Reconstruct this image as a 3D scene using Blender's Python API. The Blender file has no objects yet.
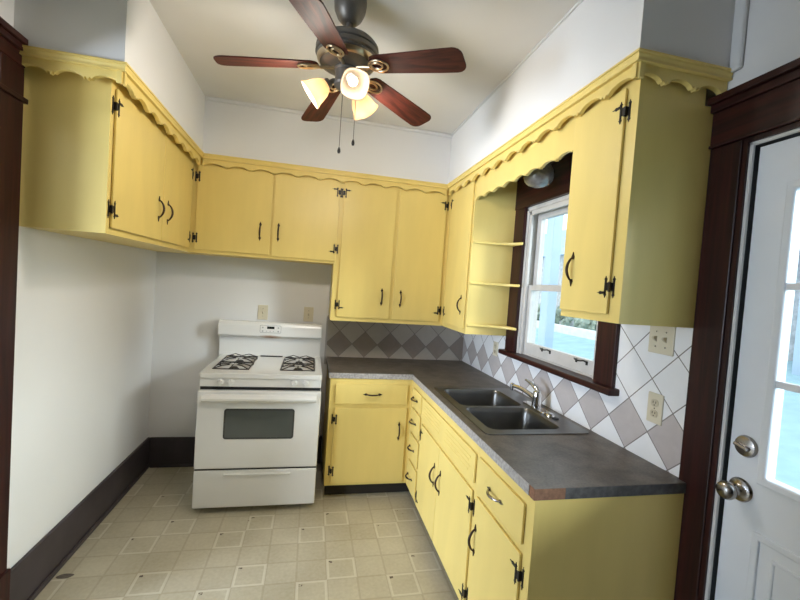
import bpy, bmesh, math, random
from mathutils import Vector, Matrix
random.seed(7)
SC = bpy.context.scene
COL = SC.collection
PI = math.pi
R = math.radians

# ------------------------------------------------------------------ room numbers (metres)
W = 2.556            # right wall
H = 2.758            # ceiling
UD, UL = 0.328, 0.314   # upper cabinet depths
BD = 0.614           # base cabinet depth
YF = -7.0           # wall behind the camera
SX = -2.6            # far wall of the side room
ZTOP = 2.372         # top of upper cabinets / underside of soffit

# ------------------------------------------------------------------ materials
def new_mat(name):
    m = bpy.data.materials.new(name); m.use_nodes = True
    nt = m.node_tree
    return m, nt, nt.nodes['Principled BSDF'], nt.nodes, nt.links

def srgb(r, g, b):
    f = lambda c: (c/255/12.92) if c/255 <= .04045 else ((c/255+.055)/1.055)**2.4
    return (f(r), f(g), f(b), 1)

def simple(name, col, rough=.5, metal=0, spec=.5, noise=0, nscale=8, bump=0, bscale=60, coat=0, stretch=None):
    m, nt, b, N, L = new_mat(name)
    b.inputs['Base Color'].default_value = col
    b.inputs['Roughness'].default_value = rough
    b.inputs['Metallic'].default_value = metal
    b.inputs['Specular IOR Level'].default_value = spec
    b.inputs['Coat Weight'].default_value = coat
    tc = N.new('ShaderNodeTexCoord')
    src = tc.outputs['Object']
    if stretch:
        mp = N.new('ShaderNodeMapping'); mp.inputs['Scale'].default_value = stretch
        L.new(src, mp.inputs['Vector']); src = mp.outputs['Vector']
    if noise:
        n = N.new('ShaderNodeTexNoise'); n.inputs['Scale'].default_value = nscale; n.inputs['Detail'].default_value = 6
        L.new(src, n.inputs['Vector'])
        r = N.new('ShaderNodeValToRGB')
        c0 = [max(0, c*(1-noise)) for c in col[:3]]+[1]; c1 = [min(1, c*(1+noise)) for c in col[:3]]+[1]
        r.color_ramp.elements[0].position = .3; r.color_ramp.elements[1].position = .7
        r.color_ramp.elements[0].color = c0; r.color_ramp.elements[1].color = c1
        L.new(n.outputs['Fac'], r.inputs['Fac']); L.new(r.outputs['Color'], b.inputs['Base Color'])
    if bump:
        n2 = N.new('ShaderNodeTexNoise'); n2.inputs['Scale'].default_value = bscale; n2.inputs['Detail'].default_value = 3
        L.new(src, n2.inputs['Vector'])
        bp = N.new('ShaderNodeBump'); bp.inputs['Strength'].default_value = bump; bp.inputs['Distance'].default_value = .002
        L.new(n2.outputs['Fac'], bp.inputs['Height']); L.new(bp.outputs['Normal'], b.inputs['Normal'])
    return m

def wood(name, dark, light, axis=2, rough=.35, coat=.2, scale=1.0, spec=.35):
    m, nt, b, N, L = new_mat(name)
    tc = N.new('ShaderNodeTexCoord'); mp = N.new('ShaderNodeMapping')
    s = [30*scale]*3; s[axis] = 1.6*scale
    mp.inputs['Scale'].default_value = s
    L.new(tc.outputs['Object'], mp.inputs['Vector'])
    n = N.new('ShaderNodeTexNoise'); n.inputs['Scale'].default_value = 1.5; n.inputs['Detail'].default_value = 8; n.inputs['Distortion'].default_value = .6
    L.new(mp.outputs['Vector'], n.inputs['Vector'])
    r = N.new('ShaderNodeValToRGB'); r.color_ramp.elements[0].color = dark; r.color_ramp.elements[1].color = light
    r.color_ramp.elements[0].position = .35; r.color_ramp.elements[1].position = .68
    L.new(n.outputs['Fac'], r.inputs['Fac']); L.new(r.outputs['Color'], b.inputs['Base Color'])
    b.inputs['Roughness'].default_value = rough; b.inputs['Coat Weight'].default_value = coat
    b.inputs['Coat Roughness'].default_value = .2; b.inputs['Specular IOR Level'].default_value = spec
    return m

YEL = simple('yellow_paint', (.81, .63, .21, 1), .38, spec=.4, noise=.035, nscale=3, bump=.12, bscale=45, stretch=(3, 3, .6))
WALL = simple('wall_paint', (.76, .757, .75, 1), .85, spec=.2, noise=.02, nscale=2, bump=.08, bscale=160)
CEIL = simple('ceiling_paint', (.74, .72, .68, 1), .9, spec=.2, noise=.03, nscale=2.2, bump=.1, bscale=90)
WHITE = simple('white_trim_paint', (.72, .72, .71, 1), .45)
SASHW = simple('sash_paint', (.55, .53, .50, 1), .5, noise=.08, nscale=10)
DOORW = simple('door_paint', (.84, .89, .96, 1), .4, noise=.02, nscale=5)
TRIMW = wood('mahogany_trim', (.014, .0032, .0028, 1), (.043, .0088, .0070, 1), 2, .4, .03)
TRIMH = wood('mahogany_trim_horizontal', (.014, .0032, .0028, 1), (.045, .0092, .0070, 1), 1, .4, .03)
BASEB = simple('baseboard_paint', (.050, .039, .043, 1), .45, noise=.25, nscale=6)
BRONZE = simple('dark_bronze', (.050, .030, .020, 1), .38, metal=.55, noise=.3, nscale=40)
IRON = simple('black_iron', (.022, .018, .016, 1), .45, metal=.4)
ENAMEL = simple('white_enamel', (.80, .79, .765, 1), .16, spec=.5, noise=.012, nscale=3, coat=.3)
ENAMEL2 = simple('white_plastic', (.76, .75, .73, 1), .35)
BLACK = simple('black_gap', (.012, .011, .011, 1), .6)
GRATE = simple('grate_iron', (.022, .016, .013, 1), .55, bump=.2, bscale=200)
STEEL = simple('brushed_steel', (.17, .167, .16, 1), .34, metal=1, noise=.08, nscale=12)
CHROME = simple('chrome', (.78, .78, .78, 1), .07, metal=1)
NICKEL = simple('satin_nickel', (.36, .345, .335, 1), .26, metal=1)
PEWTER = simple('pewter_metal', (.16, .145, .125, 1), .42, metal=.6, noise=.1, nscale=20)
BRASS = simple('antique_brass', (.55, .44, .28, 1), .28, metal=.9)
PLATE = simple('almond_plate', (.66, .60, .45, 1), .4)
IVORY = simple('ivory_toggle', (.52, .46, .33, 1), .4)
BLADE = wood('blade_wood', (.022, .0048, .0035, 1), (.080, .017, .010, 1), 0, .55, .0, 1.3, .25)
TOEDARK = simple('toe_kick_dark', (.03, .024, .018, 1), .8)  # even near-black brown for the toe kicks

def counter_mat():
    m, nt, b, N, L = new_mat('slate_laminate')
    tc = N.new('ShaderNodeTexCoord')
    n = N.new('ShaderNodeTexNoise'); n.inputs['Scale'].default_value = 9; n.inputs['Detail'].default_value = 10; n.inputs['Distortion'].default_value = .9
    n2 = N.new('ShaderNodeTexNoise'); n2.inputs['Scale'].default_value = 120; n2.inputs['Detail'].default_value = 4
    L.new(tc.outputs['Object'], n.inputs['Vector']); L.new(tc.outputs['Object'], n2.inputs['Vector'])
    mx = N.new('ShaderNodeMix'); mx.inputs[0].default_value = .4
    L.new(n.outputs['Fac'], mx.inputs[2]); L.new(n2.outputs['Fac'], mx.inputs[3])
    r = N.new('ShaderNodeValToRGB'); e = r.color_ramp.elements
    e[0].position = .34; e[0].color = (.060, .049, .040, 1); e[1].position = .66; e[1].color = (.165, .140, .117, 1)
    L.new(mx.outputs[0], r.inputs['Fac']); L.new(r.outputs['Color'], b.inputs['Base Color'])
    b.inputs['Roughness'].default_value = .42
    bp = N.new('ShaderNodeBump'); bp.inputs['Strength'].default_value = .25; bp.inputs['Distance'].default_value = .002
    L.new(mx.outputs[0], bp.inputs['Height']); L.new(bp.outputs['Normal'], b.inputs['Normal'])
    return m
COUNTER = counter_mat()
EDGE = simple('lit_laminate_edge', (.37, .35, .34, 1), .5, noise=.35, nscale=70, bump=.2, bscale=120)  # paler than the worktop; light on the front edge put into the colour
EDGEDARK = simple('laminate_end_band', (.085, .083, .085, 1), .5, noise=.4, nscale=40)
CHIP = simple('bare_particleboard', (.24, .12, .07, 1), .8, noise=.2, nscale=90)

def math_node(N, L, op, a, b=None, c=None):
    n = N.new('ShaderNodeMath'); n.operation = op
    for i, v in enumerate((a, b, c)):
        if v is None: continue
        if isinstance(v, (int, float)): n.inputs[i].default_value = v
        else: L.new(v, n.inputs[i])
    return n.outputs[0]

def floor_mat():
    m, nt, b, N, L = new_mat('vinyl_floor_tiles')
    tc = N.new('ShaderNodeTexCoord'); sp = N.new('ShaderNodeSeparateXYZ'); L.new(tc.outputs['Object'], sp.inputs[0])
    M = lambda op, a, b2=None, c=None: math_node(N, L, op, a, b2, c)
    P = .157
    u = M('DIVIDE', M('SUBTRACT', sp.outputs[0], .25), P)
    v = M('DIVIDE', M('SUBTRACT', M('MULTIPLY', sp.outputs[1], -1), .762), P)
    iu, iv = M('FLOOR', u), M('FLOOR', v)
    fu, fv = M('FRACT', u), M('FRACT', v)
    du = M('MINIMUM', fu, M('SUBTRACT', 1, fu)); dv = M('MINIMUM', fv, M('SUBTRACT', 1, fv))
    dd = M('MINIMUM', du, dv)
    grout = M('LESS_THAN', dd, .035)
    band = M('LESS_THAN', dd, .085)
    mu = M('FLOORED_MODULO', iu, 3); mv = M('FLOORED_MODULO', iv, 3)
    eq = lambda a, k: M('COMPARE', a, k, .1)
    sel = M('ADD', M('MULTIPLY', eq(mu, 1), eq(mv, 0)), M('MULTIPLY', eq(mu, 0), eq(mv, 1)))
    hot = M('MULTIPLY', sel, band)
    # worn corner mark inside the outlined squares
    ca = M('MULTIPLY', M('COMPARE', fu, .15, .06), M('COMPARE', fv, .15, .05))
    mark = M('MULTIPLY', sel, ca)
    n = N.new('ShaderNodeTexNoise'); n.inputs['Scale'].default_value = 3.2; n.inputs['Detail'].default_value = 8
    n2 = N.new('ShaderNodeTexNoise'); n2.inputs['Scale'].default_value = 55; n2.inputs['Detail'].default_value = 6
    for q in (n, n2): L.new(tc.outputs['Object'], q.inputs['Vector'])
    wn = N.new('ShaderNodeTexWhiteNoise'); cb = N.new('ShaderNodeCombineXYZ'); L.new(iu, cb.inputs[0]); L.new(iv, cb.inputs[1]); L.new(cb.outputs[0], wn.inputs['Vector'])
    f = M('ADD', M('MULTIPLY', n.outputs['Fac'], .6), M('ADD', M('MULTIPLY', n2.outputs['Fac'], .35), M('MULTIPLY', wn.outputs['Value'], .12)))
    r = N.new('ShaderNodeValToRGB'); e = r.color_ramp.elements
    e[0].position = .32; e[0].color = (.42, .37, .255, 1); e[1].position = .72; e[1].color = (.60, .55, .42, 1)
    L.new(f, r.inputs['Fac'])
    def mix(fac, a, col):
        x = N.new('ShaderNodeMix'); x.data_type = 'RGBA'
        if isinstance(fac, float): x.inputs[0].default_value = fac
        else: L.new(fac, x.inputs[0])
        L.new(a, x.inputs[6]); x.inputs[7].default_value = col
        return x.outputs[2]
    c = mix(M('MULTIPLY', grout, .42), r.outputs['Color'], (.36, .30, .20, 1))
    c = mix(M('MULTIPLY', hot, .42), c, (.80, .77, .66, 1))
    c = mix(M('MULTIPLY', mark, M('GREATER_THAN', n2.outputs['Fac'], .48)), c, (.10, .07, .05, 1))
    # scattered scuffs
    n3 = N.new('ShaderNodeTexNoise'); n3.inputs['Scale'].default_value = 14; n3.inputs['Detail'].default_value = 2; L.new(tc.outputs['Object'], n3.inputs['Vector'])
    c = mix(M('MULTIPLY', M('GREATER_THAN', n3.outputs['Fac'], .745), .6), c, (.16, .11, .07, 1))
    L.new(c, b.inputs['Base Color'])
    b.inputs['Roughness'].default_value = .42
    bp = N.new('ShaderNodeBump'); bp.inputs['Strength'].default_value = .15; bp.inputs['Distance'].default_value = .001
    L.new(M('SUBTRACT', 1, grout), bp.inputs['Height']); L.new(bp.outputs['Normal'], b.inputs['Normal'])
    return m
FLOOR = floor_mat()

def diamond_mat(name, ax, off, cols, zc=1.028, P=.2185):
    """six inch tiles set on the diagonal, one row of taupe ones"""
    m, nt, b, N, L = new_mat(name)
    tc = N.new('ShaderNodeTexCoord'); sp = N.new('ShaderNodeSeparateXYZ'); L.new(tc.outputs['Object'], sp.inputs[0])
    M = lambda op, a, b2=None, c=None: math_node(N, L, op, a, b2, c)
    a = M('DIVIDE', M('SUBTRACT', sp.outputs[ax], off), P)
    z = M('DIVIDE', M('SUBTRACT', sp.outputs[2], zc), P)
    p = M('ADD', M('ADD', a, z), .5); q = M('ADD', M('SUBTRACT', a, z), .5)
    ip, iq = M('FLOOR', p), M('FLOOR', q); fp, fq = M('FRACT', p), M('FRACT', q)
    row = M('SUBTRACT', ip, iq)
    taupe = M('COMPARE', row, 0, .1)
    d = M('MINIMUM', M('MINIMUM', fp, M('SUBTRACT', 1, fp)), M('MINIMUM', fq, M('SUBTRACT', 1, fq)))
    grout = M('LESS_THAN', d, .014)
    wn = N.new('ShaderNodeTexWhiteNoise'); cb = N.new('ShaderNodeCombineXYZ'); L.new(ip, cb.inputs[0]); L.new(iq, cb.inputs[1]); L.new(cb.outputs[0], wn.inputs['Vector'])
    n = N.new('ShaderNodeTexNoise'); n.inputs['Scale'].default_value = 14; n.inputs['Detail'].default_value = 8; n.inputs['Distortion'].default_value = 1.2
    L.new(tc.outputs['Object'], n.inputs['Vector'])
    def mixc(fac, A, B):
        x = N.new('ShaderNodeMix'); x.data_type = 'RGBA'
        if isinstance(fac, float): x.inputs[0].default_value = fac
        else: L.new(fac, x.inputs[0])
        for i, v in ((6, A), (7, B)):
            if isinstance(v, tuple): x.inputs[i].default_value = v
            else: L.new(v, x.inputs[i])
        return x.outputs[2]
    var = M('ADD', M('MULTIPLY', wn.outputs['Value'], .3), M('MULTIPLY', n.outputs['Fac'], .7))
    light = mixc(var, cols[0], cols[1])
    dark = mixc(var, cols[2], cols[3])
    c = mixc(taupe, light, dark)
    c = mixc(grout, c, (.20, .18, .17, 1))
    L.new(c, b.inputs['Base Color'])
    L.new(M('ADD', M('MULTIPLY', grout, .5), .25), b.inputs['Roughness'])
    bp = N.new('ShaderNodeBump'); bp.inputs['Strength'].default_value = .4; bp.inputs['Distance'].default_value = .002
    L.new(M('SUBTRACT', 1, grout), bp.inputs['Height']); L.new(bp.outputs['Normal'], b.inputs['Normal'])
    return m
TILEB = diamond_mat('shaded_diamond_tile_back', 0, 1.98+.2185/2, ((.40, .365, .32, 1), (.52, .475, .42, 1), (.24, .20, .172, 1), (.33, .285, .25, 1)))  # tile colours darkened and warmed for the shade on the back wall
TILER = diamond_mat('diamond_tile_side', 1, -2.081+.2185/2, ((.80, .80, .80, 1), (.88, .885, .89, 1), (.45, .405, .39, 1), (.58, .54, .525, 1)))

def backguard_mat():
    m, nt, b, N, L = new_mat('enamel_with_rust')
    tc = N.new('ShaderNodeTexCoord'); sp = N.new('ShaderNodeSeparateXYZ'); L.new(tc.outputs['Object'], sp.inputs[0])
    M = lambda op, a, b2=None, c=None: math_node(N, L, op, a, b2, c)
    n = N.new('ShaderNodeTexNoise'); n.inputs['Scale'].default_value = 30; L.new(tc.outputs['Object'], n.inputs['Vector'])
    dx = M('ABSOLUTE', sp.outputs[0]); dz = M('ABSOLUTE', M('ADD', sp.outputs[2], -RUSTZ))
    f = M('MAXIMUM', 0, M('SUBTRACT', 1, M('ADD', M('POWER', M('DIVIDE', dx, .10), 2), M('POWER', M('DIVIDE', dz, .020), 2))))
    f = M('MINIMUM', 1, M('MULTIPLY', f, M('ADD', n.outputs['Fac'], .35)))
    x = N.new('ShaderNodeMix'); x.data_type = 'RGBA'; L.new(f, x.inputs[0])
    x.inputs[6].default_value = (.78, .77, .745, 1); x.inputs[7].default_value = (.36, .16, .06, 1)
    L.new(x.outputs[2], b.inputs['Base Color']); b.inputs['Roughness'].default_value = .2
    return m
RUSTZ = -.062
BACKG = backguard_mat()

def glass_mat(name, tint=(1, 1, 1, 1), ior=1.45, rough=.0):
    m, nt, b, N, L = new_mat(name)
    N.remove(b)
    t = N.new('ShaderNodeBsdfTransparent'); t.inputs[0].default_value = tint
    g = N.new('ShaderNodeBsdfGlossy'); g.inputs['Roughness'].default_value = rough
    lw = N.new('ShaderNodeLayerWeight'); lw.inputs[0].default_value = .5
    p5 = math_node(N, L, 'POWER', lw.outputs['Facing'], 5)
    fr = math_node(N, L, 'MULTIPLY_ADD', p5, .6, .025)
    mx = N.new('ShaderNodeMixShader'); L.new(fr, mx.inputs[0]); L.new(t.outputs[0], mx.inputs[1]); L.new(g.outputs[0], mx.inputs[2])
    L.new(mx.outputs[0], N['Material Output'].inputs[0])
    return m
GLASS = glass_mat('window_glass', (.93, .97, .98, 1))
OVENGLASS = simple('oven_window_glass', (.075, .085, .080, 1), .08, spec=.8, noise=.12, nscale=4)
DISPLAY = simple('clock_display', (.012, .016, .014, 1), .12)

def shade_mat():
    m, nt, b, N, L = new_mat('frosted_alabaster_glass')
    b.inputs['Base Color'].default_value = (.30, .24, .17, 1); b.inputs['Roughness'].default_value = .35
    b.inputs['Emission Color'].default_value = (1, .86, .62, 1); b.inputs['Emission Strength'].default_value = .35
    t = N.new('ShaderNodeBsdfTranslucent'); t.inputs[0].default_value = (.30, .22, .14, 1)
    n = N.new('ShaderNodeTexNoise'); n.inputs['Scale'].default_value = 25; n.inputs['Detail'].default_value = 5
    tc = N.new('ShaderNodeTexCoord'); L.new(tc.outputs['Object'], n.inputs['Vector'])
    mx = N.new('ShaderNodeMixShader'); ml = N.new('ShaderNodeMath'); ml.operation = 'MULTIPLY_ADD'; ml.inputs[1].default_value = .3; ml.inputs[2].default_value = .5
    L.new(n.outputs['Fac'], ml.inputs[0]); L.new(ml.outputs[0], mx.inputs[0])
    L.new(b.outputs[0], mx.inputs[1]); L.new(t.outputs[0], mx.inputs[2]); L.new(mx.outputs[0], N['Material Output'].inputs[0])
    return m
SHADE = shade_mat()

def emit(name, col, s):
    m, nt, b, N, L = new_mat(name)
    b.inputs['Base Color'].default_value = col; b.inputs['Emission Color'].default_value = col; b.inputs['Emission Strength'].default_value = s
    return m
BULB = emit('lit_bulb', (1, .80, .54, 1), 30)
GLOBE = simple('clear_ribbed_globe', (.20, .19, .185, 1), .12, spec=.8, noise=.3, nscale=30, coat=.5)

# ------------------------------------------------------------------ mesh helpers
ORIG = {}       # world origin of every object
def link(o, parent=None, org=(0, 0, 0)):
    COL.objects.link(o)
    ORIG[o] = Vector(org)
    if parent: o.parent = parent; o.location = Vector(org)-ORIG[parent]
    else: o.location = org
    return o

def thing(name, label, cat, loc=(0, 0, 0), group=None, kind=None):
    o = bpy.data.objects.new(name, None); o.empty_display_size = .05
    link(o, None, loc)
    if kind: o['kind'] = kind
    if label: o['label'] = label
    if cat: o['category'] = cat
    if group: o['group'] = group
    return o

def tag(o, label=None, cat=None, group=None, kind=None):
    for k, v in (('label', label), ('category', cat), ('group', group), ('kind', kind)):
        if v: o[k] = v
    return o

def obj(name, bm, m, parent=None, smooth=None, origin=None, bev=0, seg=2):
    """bm is in world coordinates; becomes one mesh object"""
    if not isinstance(m, (list, tuple)): m = [m]
    vs = [v.co for v in bm.verts]
    if origin is None:
        lo = Vector([min(v[i] for v in vs) for i in range(3)]); hi = Vector([max(v[i] for v in vs) for i in range(3)])
        origin = (lo+hi)/2
        if parent is None: origin.z = lo.z
    origin = Vector(origin)
    bmesh.ops.translate(bm, verts=bm.verts[:], vec=-origin)
    bmesh.ops.recalc_face_normals(bm, faces=bm.faces[:])
    me = bpy.data.meshes.new(name); bm.to_mesh(me); bm.free()
    for x in m: me.materials.append(x)
    o = bpy.data.objects.new(name, me)
    link(o, parent, origin)
    if smooth is not None:
        me.shade_smooth() if smooth >= 180 else me.shade_smooth()
        try: me.set_sharp_from_angle(angle=R(smooth))
        except Exception: pass
    if bev:
        md = o.modifiers.new('bevel', 'BEVEL'); md.width = bev; md.segments = seg; md.limit_method = 'ANGLE'; md.angle_limit = R(40)
    return o

def B(): return bmesh.new()
def box(bm, x0, x1, y0, y1, z0, z1, mi=0, mat=None):
    vs = [bm.verts.new((x, y, z)) for x in (x0, x1) for y in (y0, y1) for z in (z0, z1)]
    if mat is not None:
        for v in vs: v.co = mat @ v.co
    for f in ((0, 1, 3, 2), (4, 6, 7, 5), (0, 4, 5, 1), (2, 3, 7, 6), (0, 2, 6, 4), (1, 5, 7, 3)):
        fc = bm.faces.new([vs[i] for i in f]); fc.material_index = mi
    return bm
def prism(bm, pts, n0, n1, mat=None, mi=0):
    """polygon pts (u, v) extruded along the third axis"""
    a = [bm.verts.new((u, v, n0)) for u, v in pts]; b = [bm.verts.new((u, v, n1)) for u, v in pts]
    if mat is not None:
        for v in a+b: v.co = mat @ v.co
    k = len(pts)
    fs = [bm.faces.new(a[::-1]), bm.faces.new(b)]
    for i in range(k): fs.append(bm.faces.new((a[i], a[(i+1) % k], b[(i+1) % k], b[i])))
    for f in fs: f.material_index = mi
    return bm
def tube(bm, pts, rad, seg=8, mat=None, caps=True, flat=1.0):
    """sweep a circle along pts; rad number or list"""
    pts = [Vector(p) for p in pts]; n = len(pts)
    rr = rad if isinstance(rad, (list, tuple)) else [rad]*n
    rings = []; up = None
    for i, p in enumerate(pts):
        t = (pts[min(i+1, n-1)]-pts[max(i-1, 0)]).normalized()
        if up is None:
            up = Vector((0, 0, 1)) if abs(t.z) < .9 else Vector((1, 0, 0))
        s = t.cross(up)
        if s.length < 1e-5: s = t.cross(Vector((.3, 1, .2)))
        s.normalize(); up = s.cross(t).normalized()
        rings.append([bm.verts.new((mat @ q) if mat is not None else q) for q in [p+(s*math.cos(2*PI*k/seg)*flat+up*math.sin(2*PI*k/seg))*rr[i] for k in range(seg)]])
    for a, b in zip(rings, rings[1:]):
        for k in range(seg): bm.faces.new((a[k], a[(k+1) % seg], b[(k+1) % seg], b[k]))
    if caps: bm.faces.new(rings[0][::-1]); bm.faces.new(rings[-1])
    return bm
def lathe(bm, prof, seg=24, mat=None, caps=True):
    """prof: (r, z) list revolved about z"""
    rings = []
    for r, z in prof:
        ring = [Vector((r*math.cos(2*PI*k/seg), r*math.sin(2*PI*k/seg), z)) for k in range(seg)]
        rings.append([bm.verts.new(mat @ q if mat is not None else q) for q in ring])
    for a, b in zip(rings, rings[1:]):
        for k in range(seg): bm.faces.new((a[k], a[(k+1) % seg], b[(k+1) % seg], b[k]))
    if caps:
        if prof[0][0] > 1e-4: bm.faces.new(rings[0][::-1])
        if prof[-1][0] > 1e-4: bm.faces.new(rings[-1])
    bmesh.ops.remove_doubles(bm, verts=bm.verts[:], dist=1e-6)
    return bm
def frame_matrix(o, u, v, n):
    return Matrix(((u[0], v[0], n[0], o[0]), (u[1], v[1], n[1], o[1]), (u[2], v[2], n[2], o[2]), (0, 0, 0, 1)))
def rrect(x0, x1, y0, y1, r, k=5):
    out = []
    for cx, cy, a0 in ((x1-r, y1-r, 0), (x0+r, y1-r, 90), (x0+r, y0+r, 180), (x1-r, y0+r, 270)):
        for i in range(k+1):
            a = R(a0+90*i/k); out.append((cx+r*math.cos(a), cy+r*math.sin(a)))
    return out
def plate(bm, outer, holes, z0, z1, mat=None):
    """flat plate with holes"""
    def loop(pts, z): return [bm.verts.new((x, y, z)) for x, y in pts]
    newv = []
    for z in (z0, z1):
        edges = []; ls = []
        for pts in [outer]+holes:
            vs = loop(pts, z); ls.append(vs); newv += vs
            edges += [bm.edges.new((vs[i], vs[(i+1) % len(vs)])) for i in range(len(vs))]
        bmesh.ops.triangle_fill(bm, use_beauty=True, use_dissolve=False, edges=edges)
        if z == z0: lower = ls
        else:
            for a, b in zip(lower, ls):
                for i in range(len(a)): bm.faces.new((a[i], a[(i+1) % len(a)], b[(i+1) % len(a)], b[i]))
    if mat is not None:
        for v in newv: v.co = mat @ v.co
    return bm

Z = (0, 0, 1)
F_LEFT = frame_matrix((UL, 0, 0), (0, 1, 0), Z, (1, 0, 0))       # u = y
F_BACK = frame_matrix((0, -UD, 0), (1, 0, 0), Z, (0, -1, 0))     # u = x
F_RIGHT = frame_matrix((W-UD, 0, 0), (0, -1, 0), Z, (-1, 0, 0))  # u = -y
F_BBACK = frame_matrix((0, -BD, 0), (1, 0, 0), Z, (0, -1, 0))
F_BRIGHT = frame_matrix((W-BD, 0, 0), (0, -1, 0), Z, (-1, 0, 0))
F_WR = frame_matrix((W, 0, 0), (0, -1, 0), Z, (-1, 0, 0))        # right wall
F_WB = frame_matrix((0, 0, 0), (1, 0, 0), Z, (0, -1, 0))         # back wall
F_WL = frame_matrix((0, 0, 0), (0, 1, 0), Z, (1, 0, 0))          # left wall

# ------------------------------------------------------------------ cabinet hardware
def spear(w, h, dirn=1):
    """vertical leaf outline with spear tips, centred"""
    a, b = w/2, h/2
    return [(-a*.55, -b*.62), (-a, -b*.72), (-a*.25, -b*.84), (0, -b), (a*.25, -b*.84), (a, -b*.72), (a*.55, -b*.62),
            (a*.55, b*.62), (a, b*.72), (a*.25, b*.84), (0, b), (-a*.25, b*.84), (-a, b*.72), (-a*.55, b*.62)]
def hinge(parent, F, u, v, s, arm, off=.0125, size=.079):
    """H hinge (with the L arm when arm = +1 up / -1 down); s = +1 door lies on the +u side of the seam"""
    bm = B()
    M0 = F @ Matrix.Translation((u, v, 0))
    lw, lh = .014, size
    pts = [(x-s*.013, y) for x, y in spear(lw, lh)]
    prism(bm, pts, 0, .0032, M0)                                     # leaf on the frame
    pts = [(x+s*.014, y) for x, y in spear(lw, lh)]
    prism(bm, pts, off, off+.003, M0)                                # leaf on the door
    box(bm, -.008, .008, -size*.17, size*.2, 0, off+.002, mat=M0)
    tube(bm, [(0, -size*.22, off*.75), (0, size*.22, off*.75)], .0048, 8, mat=M0)
    if arm:
        y = arm*size*.27; L = .045
        a = [(.010, y-.005), (.030, y-.0045), (L-.006, y-.006), (L, y-.0015), (L+.012, y), (L, y+.0015), (L-.006, y+.006), (.030, y+.0045), (.010, y+.005)]
        a = [(s*p, q) for p, q in a]
        prism(bm, a, off, off+.003, M0)
    return obj('hinge', bm, IRON, parent)
def pull(parent, F, u, v, horizontal=False, off=.0125, L=.14, mat=None):
    """arched pull with spear ends"""
    bm = B()
    M0 = F @ Matrix.Translation((u, v, off))
    if horizontal: M0 = M0 @ Matrix.Rotation(PI/2, 4, 'Z')
    for s in (-1, 1):
        e = [(-.0055, s*.040), (-.009, s*.050), (-.0055, s*.056), (-.003, s*.062), (0, s*L/2), (.003, s*.062), (.0055, s*.056), (.009, s*.050), (.0055, s*.040)]
        prism(bm, e, 0, .004, M0)
    pts, rad = [], []
    for i in range(15):
        t = -1+2*i/14
        pts.append((0, t*.048, .003+.024*math.cos(t*PI/2)**.7 if abs(t) < 1 else .003))
        rad.append(.0040+.0020*math.cos(t*PI/2))
    tube(bm, pts, rad, 8, mat=M0)
    return obj('handle', bm, mat or BRONZE, parent, smooth=50)
def panel(name, parent, F, u0, u1, v0, v1, off=.0125):
    """lipped door or drawer front: thin rabbet behind a rounded slab"""
    bm = B()
    box(bm, u0+.006, u1-.006, v0+.006, v1-.006, 0, .004, mat=F)
    o = prism(bm, rrect(u0, u1, v0, v1, .004, 2), .003, off, F)
    return obj(name, bm, YEL, parent, bev=.0035, seg=2)
def door(parent, F, u0, u1, v0, v1, hs, vs, hu, hv, arms=(1, -1), mat=None):
    """hs: +1 hinged at u0, -1 hinged at u1; vs: hinge heights"""
    d = panel('door', parent, F, u0, u1, v0, v1)
    for v, a in zip(vs, arms): hinge(d, F, u0 if hs > 0 else u1, v, hs, a)
    pull(d, F, hu, hv, mat=mat)
    return d
def drawer(parent, F, u0, u1, v0, v1, hu=None, hv=None, mat=None):
    d = panel('drawer', parent, F, u0, u1, v0, v1)
    pull(d, F, (u0+u1)/2 if hu is None else hu, (v0+v1)/2 if hv is None else hv, True, mat=mat)
    return d
def face_frame(parent, F, outer, openings, t=.018):
    (u0, u1, v0, v1) = outer
    bm = B()
    plate(bm, [(u0, v0), (u1, v0), (u1, v1), (u0, v1)], [[(a, c), (b, c), (b, d), (a, d)] for a, b, c, d in openings], -t, 0, F)
    return obj('face_frame', bm, YEL, parent)
def opn(*doors, m=.012): return [(a+m, b-m, c+m, d-m) for a, b, c, d in doors]
def carcass(parent, x0, x1, y0, y1, z0, z1):
    return obj('carcass', box(B(), x0, x1, y0, y1, z0, z1), YEL, parent)

# ------------------------------------------------------------------ the setting
T = .12
fl = obj('floor', box(B(), SX-T, W+.0, YF, 0, -.08, 0), FLOOR, origin=(0, 0, 0)); tag(fl, kind='structure')
tag(obj('ceiling', box(B(), SX-T, W+T, YF-T, T, H, H+.1), CEIL), kind='structure')
tag(obj('wall_back', box(B(), SX-T, W+T, 0, T, 0, H), WALL), kind='structure')
# left wall with the doorway (y -3.05 .. -1.66)
DY0, DY1, DZ = -2.70, -1.665, 2.30
bm = B(); box(bm, -T, 0, DY1, 0, 0, H); box(bm, -T, 0, YF, DY0, 0, H); box(bm, -T, 0, DY0, DY1, DZ, H)
tag(obj('wall_left', bm, WALL), kind='structure')
# right wall with window and door openings
WY0, WY1, WZ0, WZ1 = -1.757, -.965, 1.155, 2.125
EY0, EY1, EZ = -3.33, -2.372, 2.098
bm = B()
box(bm, W, W+T, WY1, 0, 0, H); box(bm, W, W+T, WY0, WY1, 0, WZ0); box(bm, W, W+T, WY0, WY1, WZ1, H)
box(bm, W, W+T, EY1, WY0, 0, H); box(bm, W, W+T, EY0, EY1, EZ, H); box(bm, W, W+T, YF, EY0, 0, H)
tag(obj('wall_right', bm, WALL), kind='structure')
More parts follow.
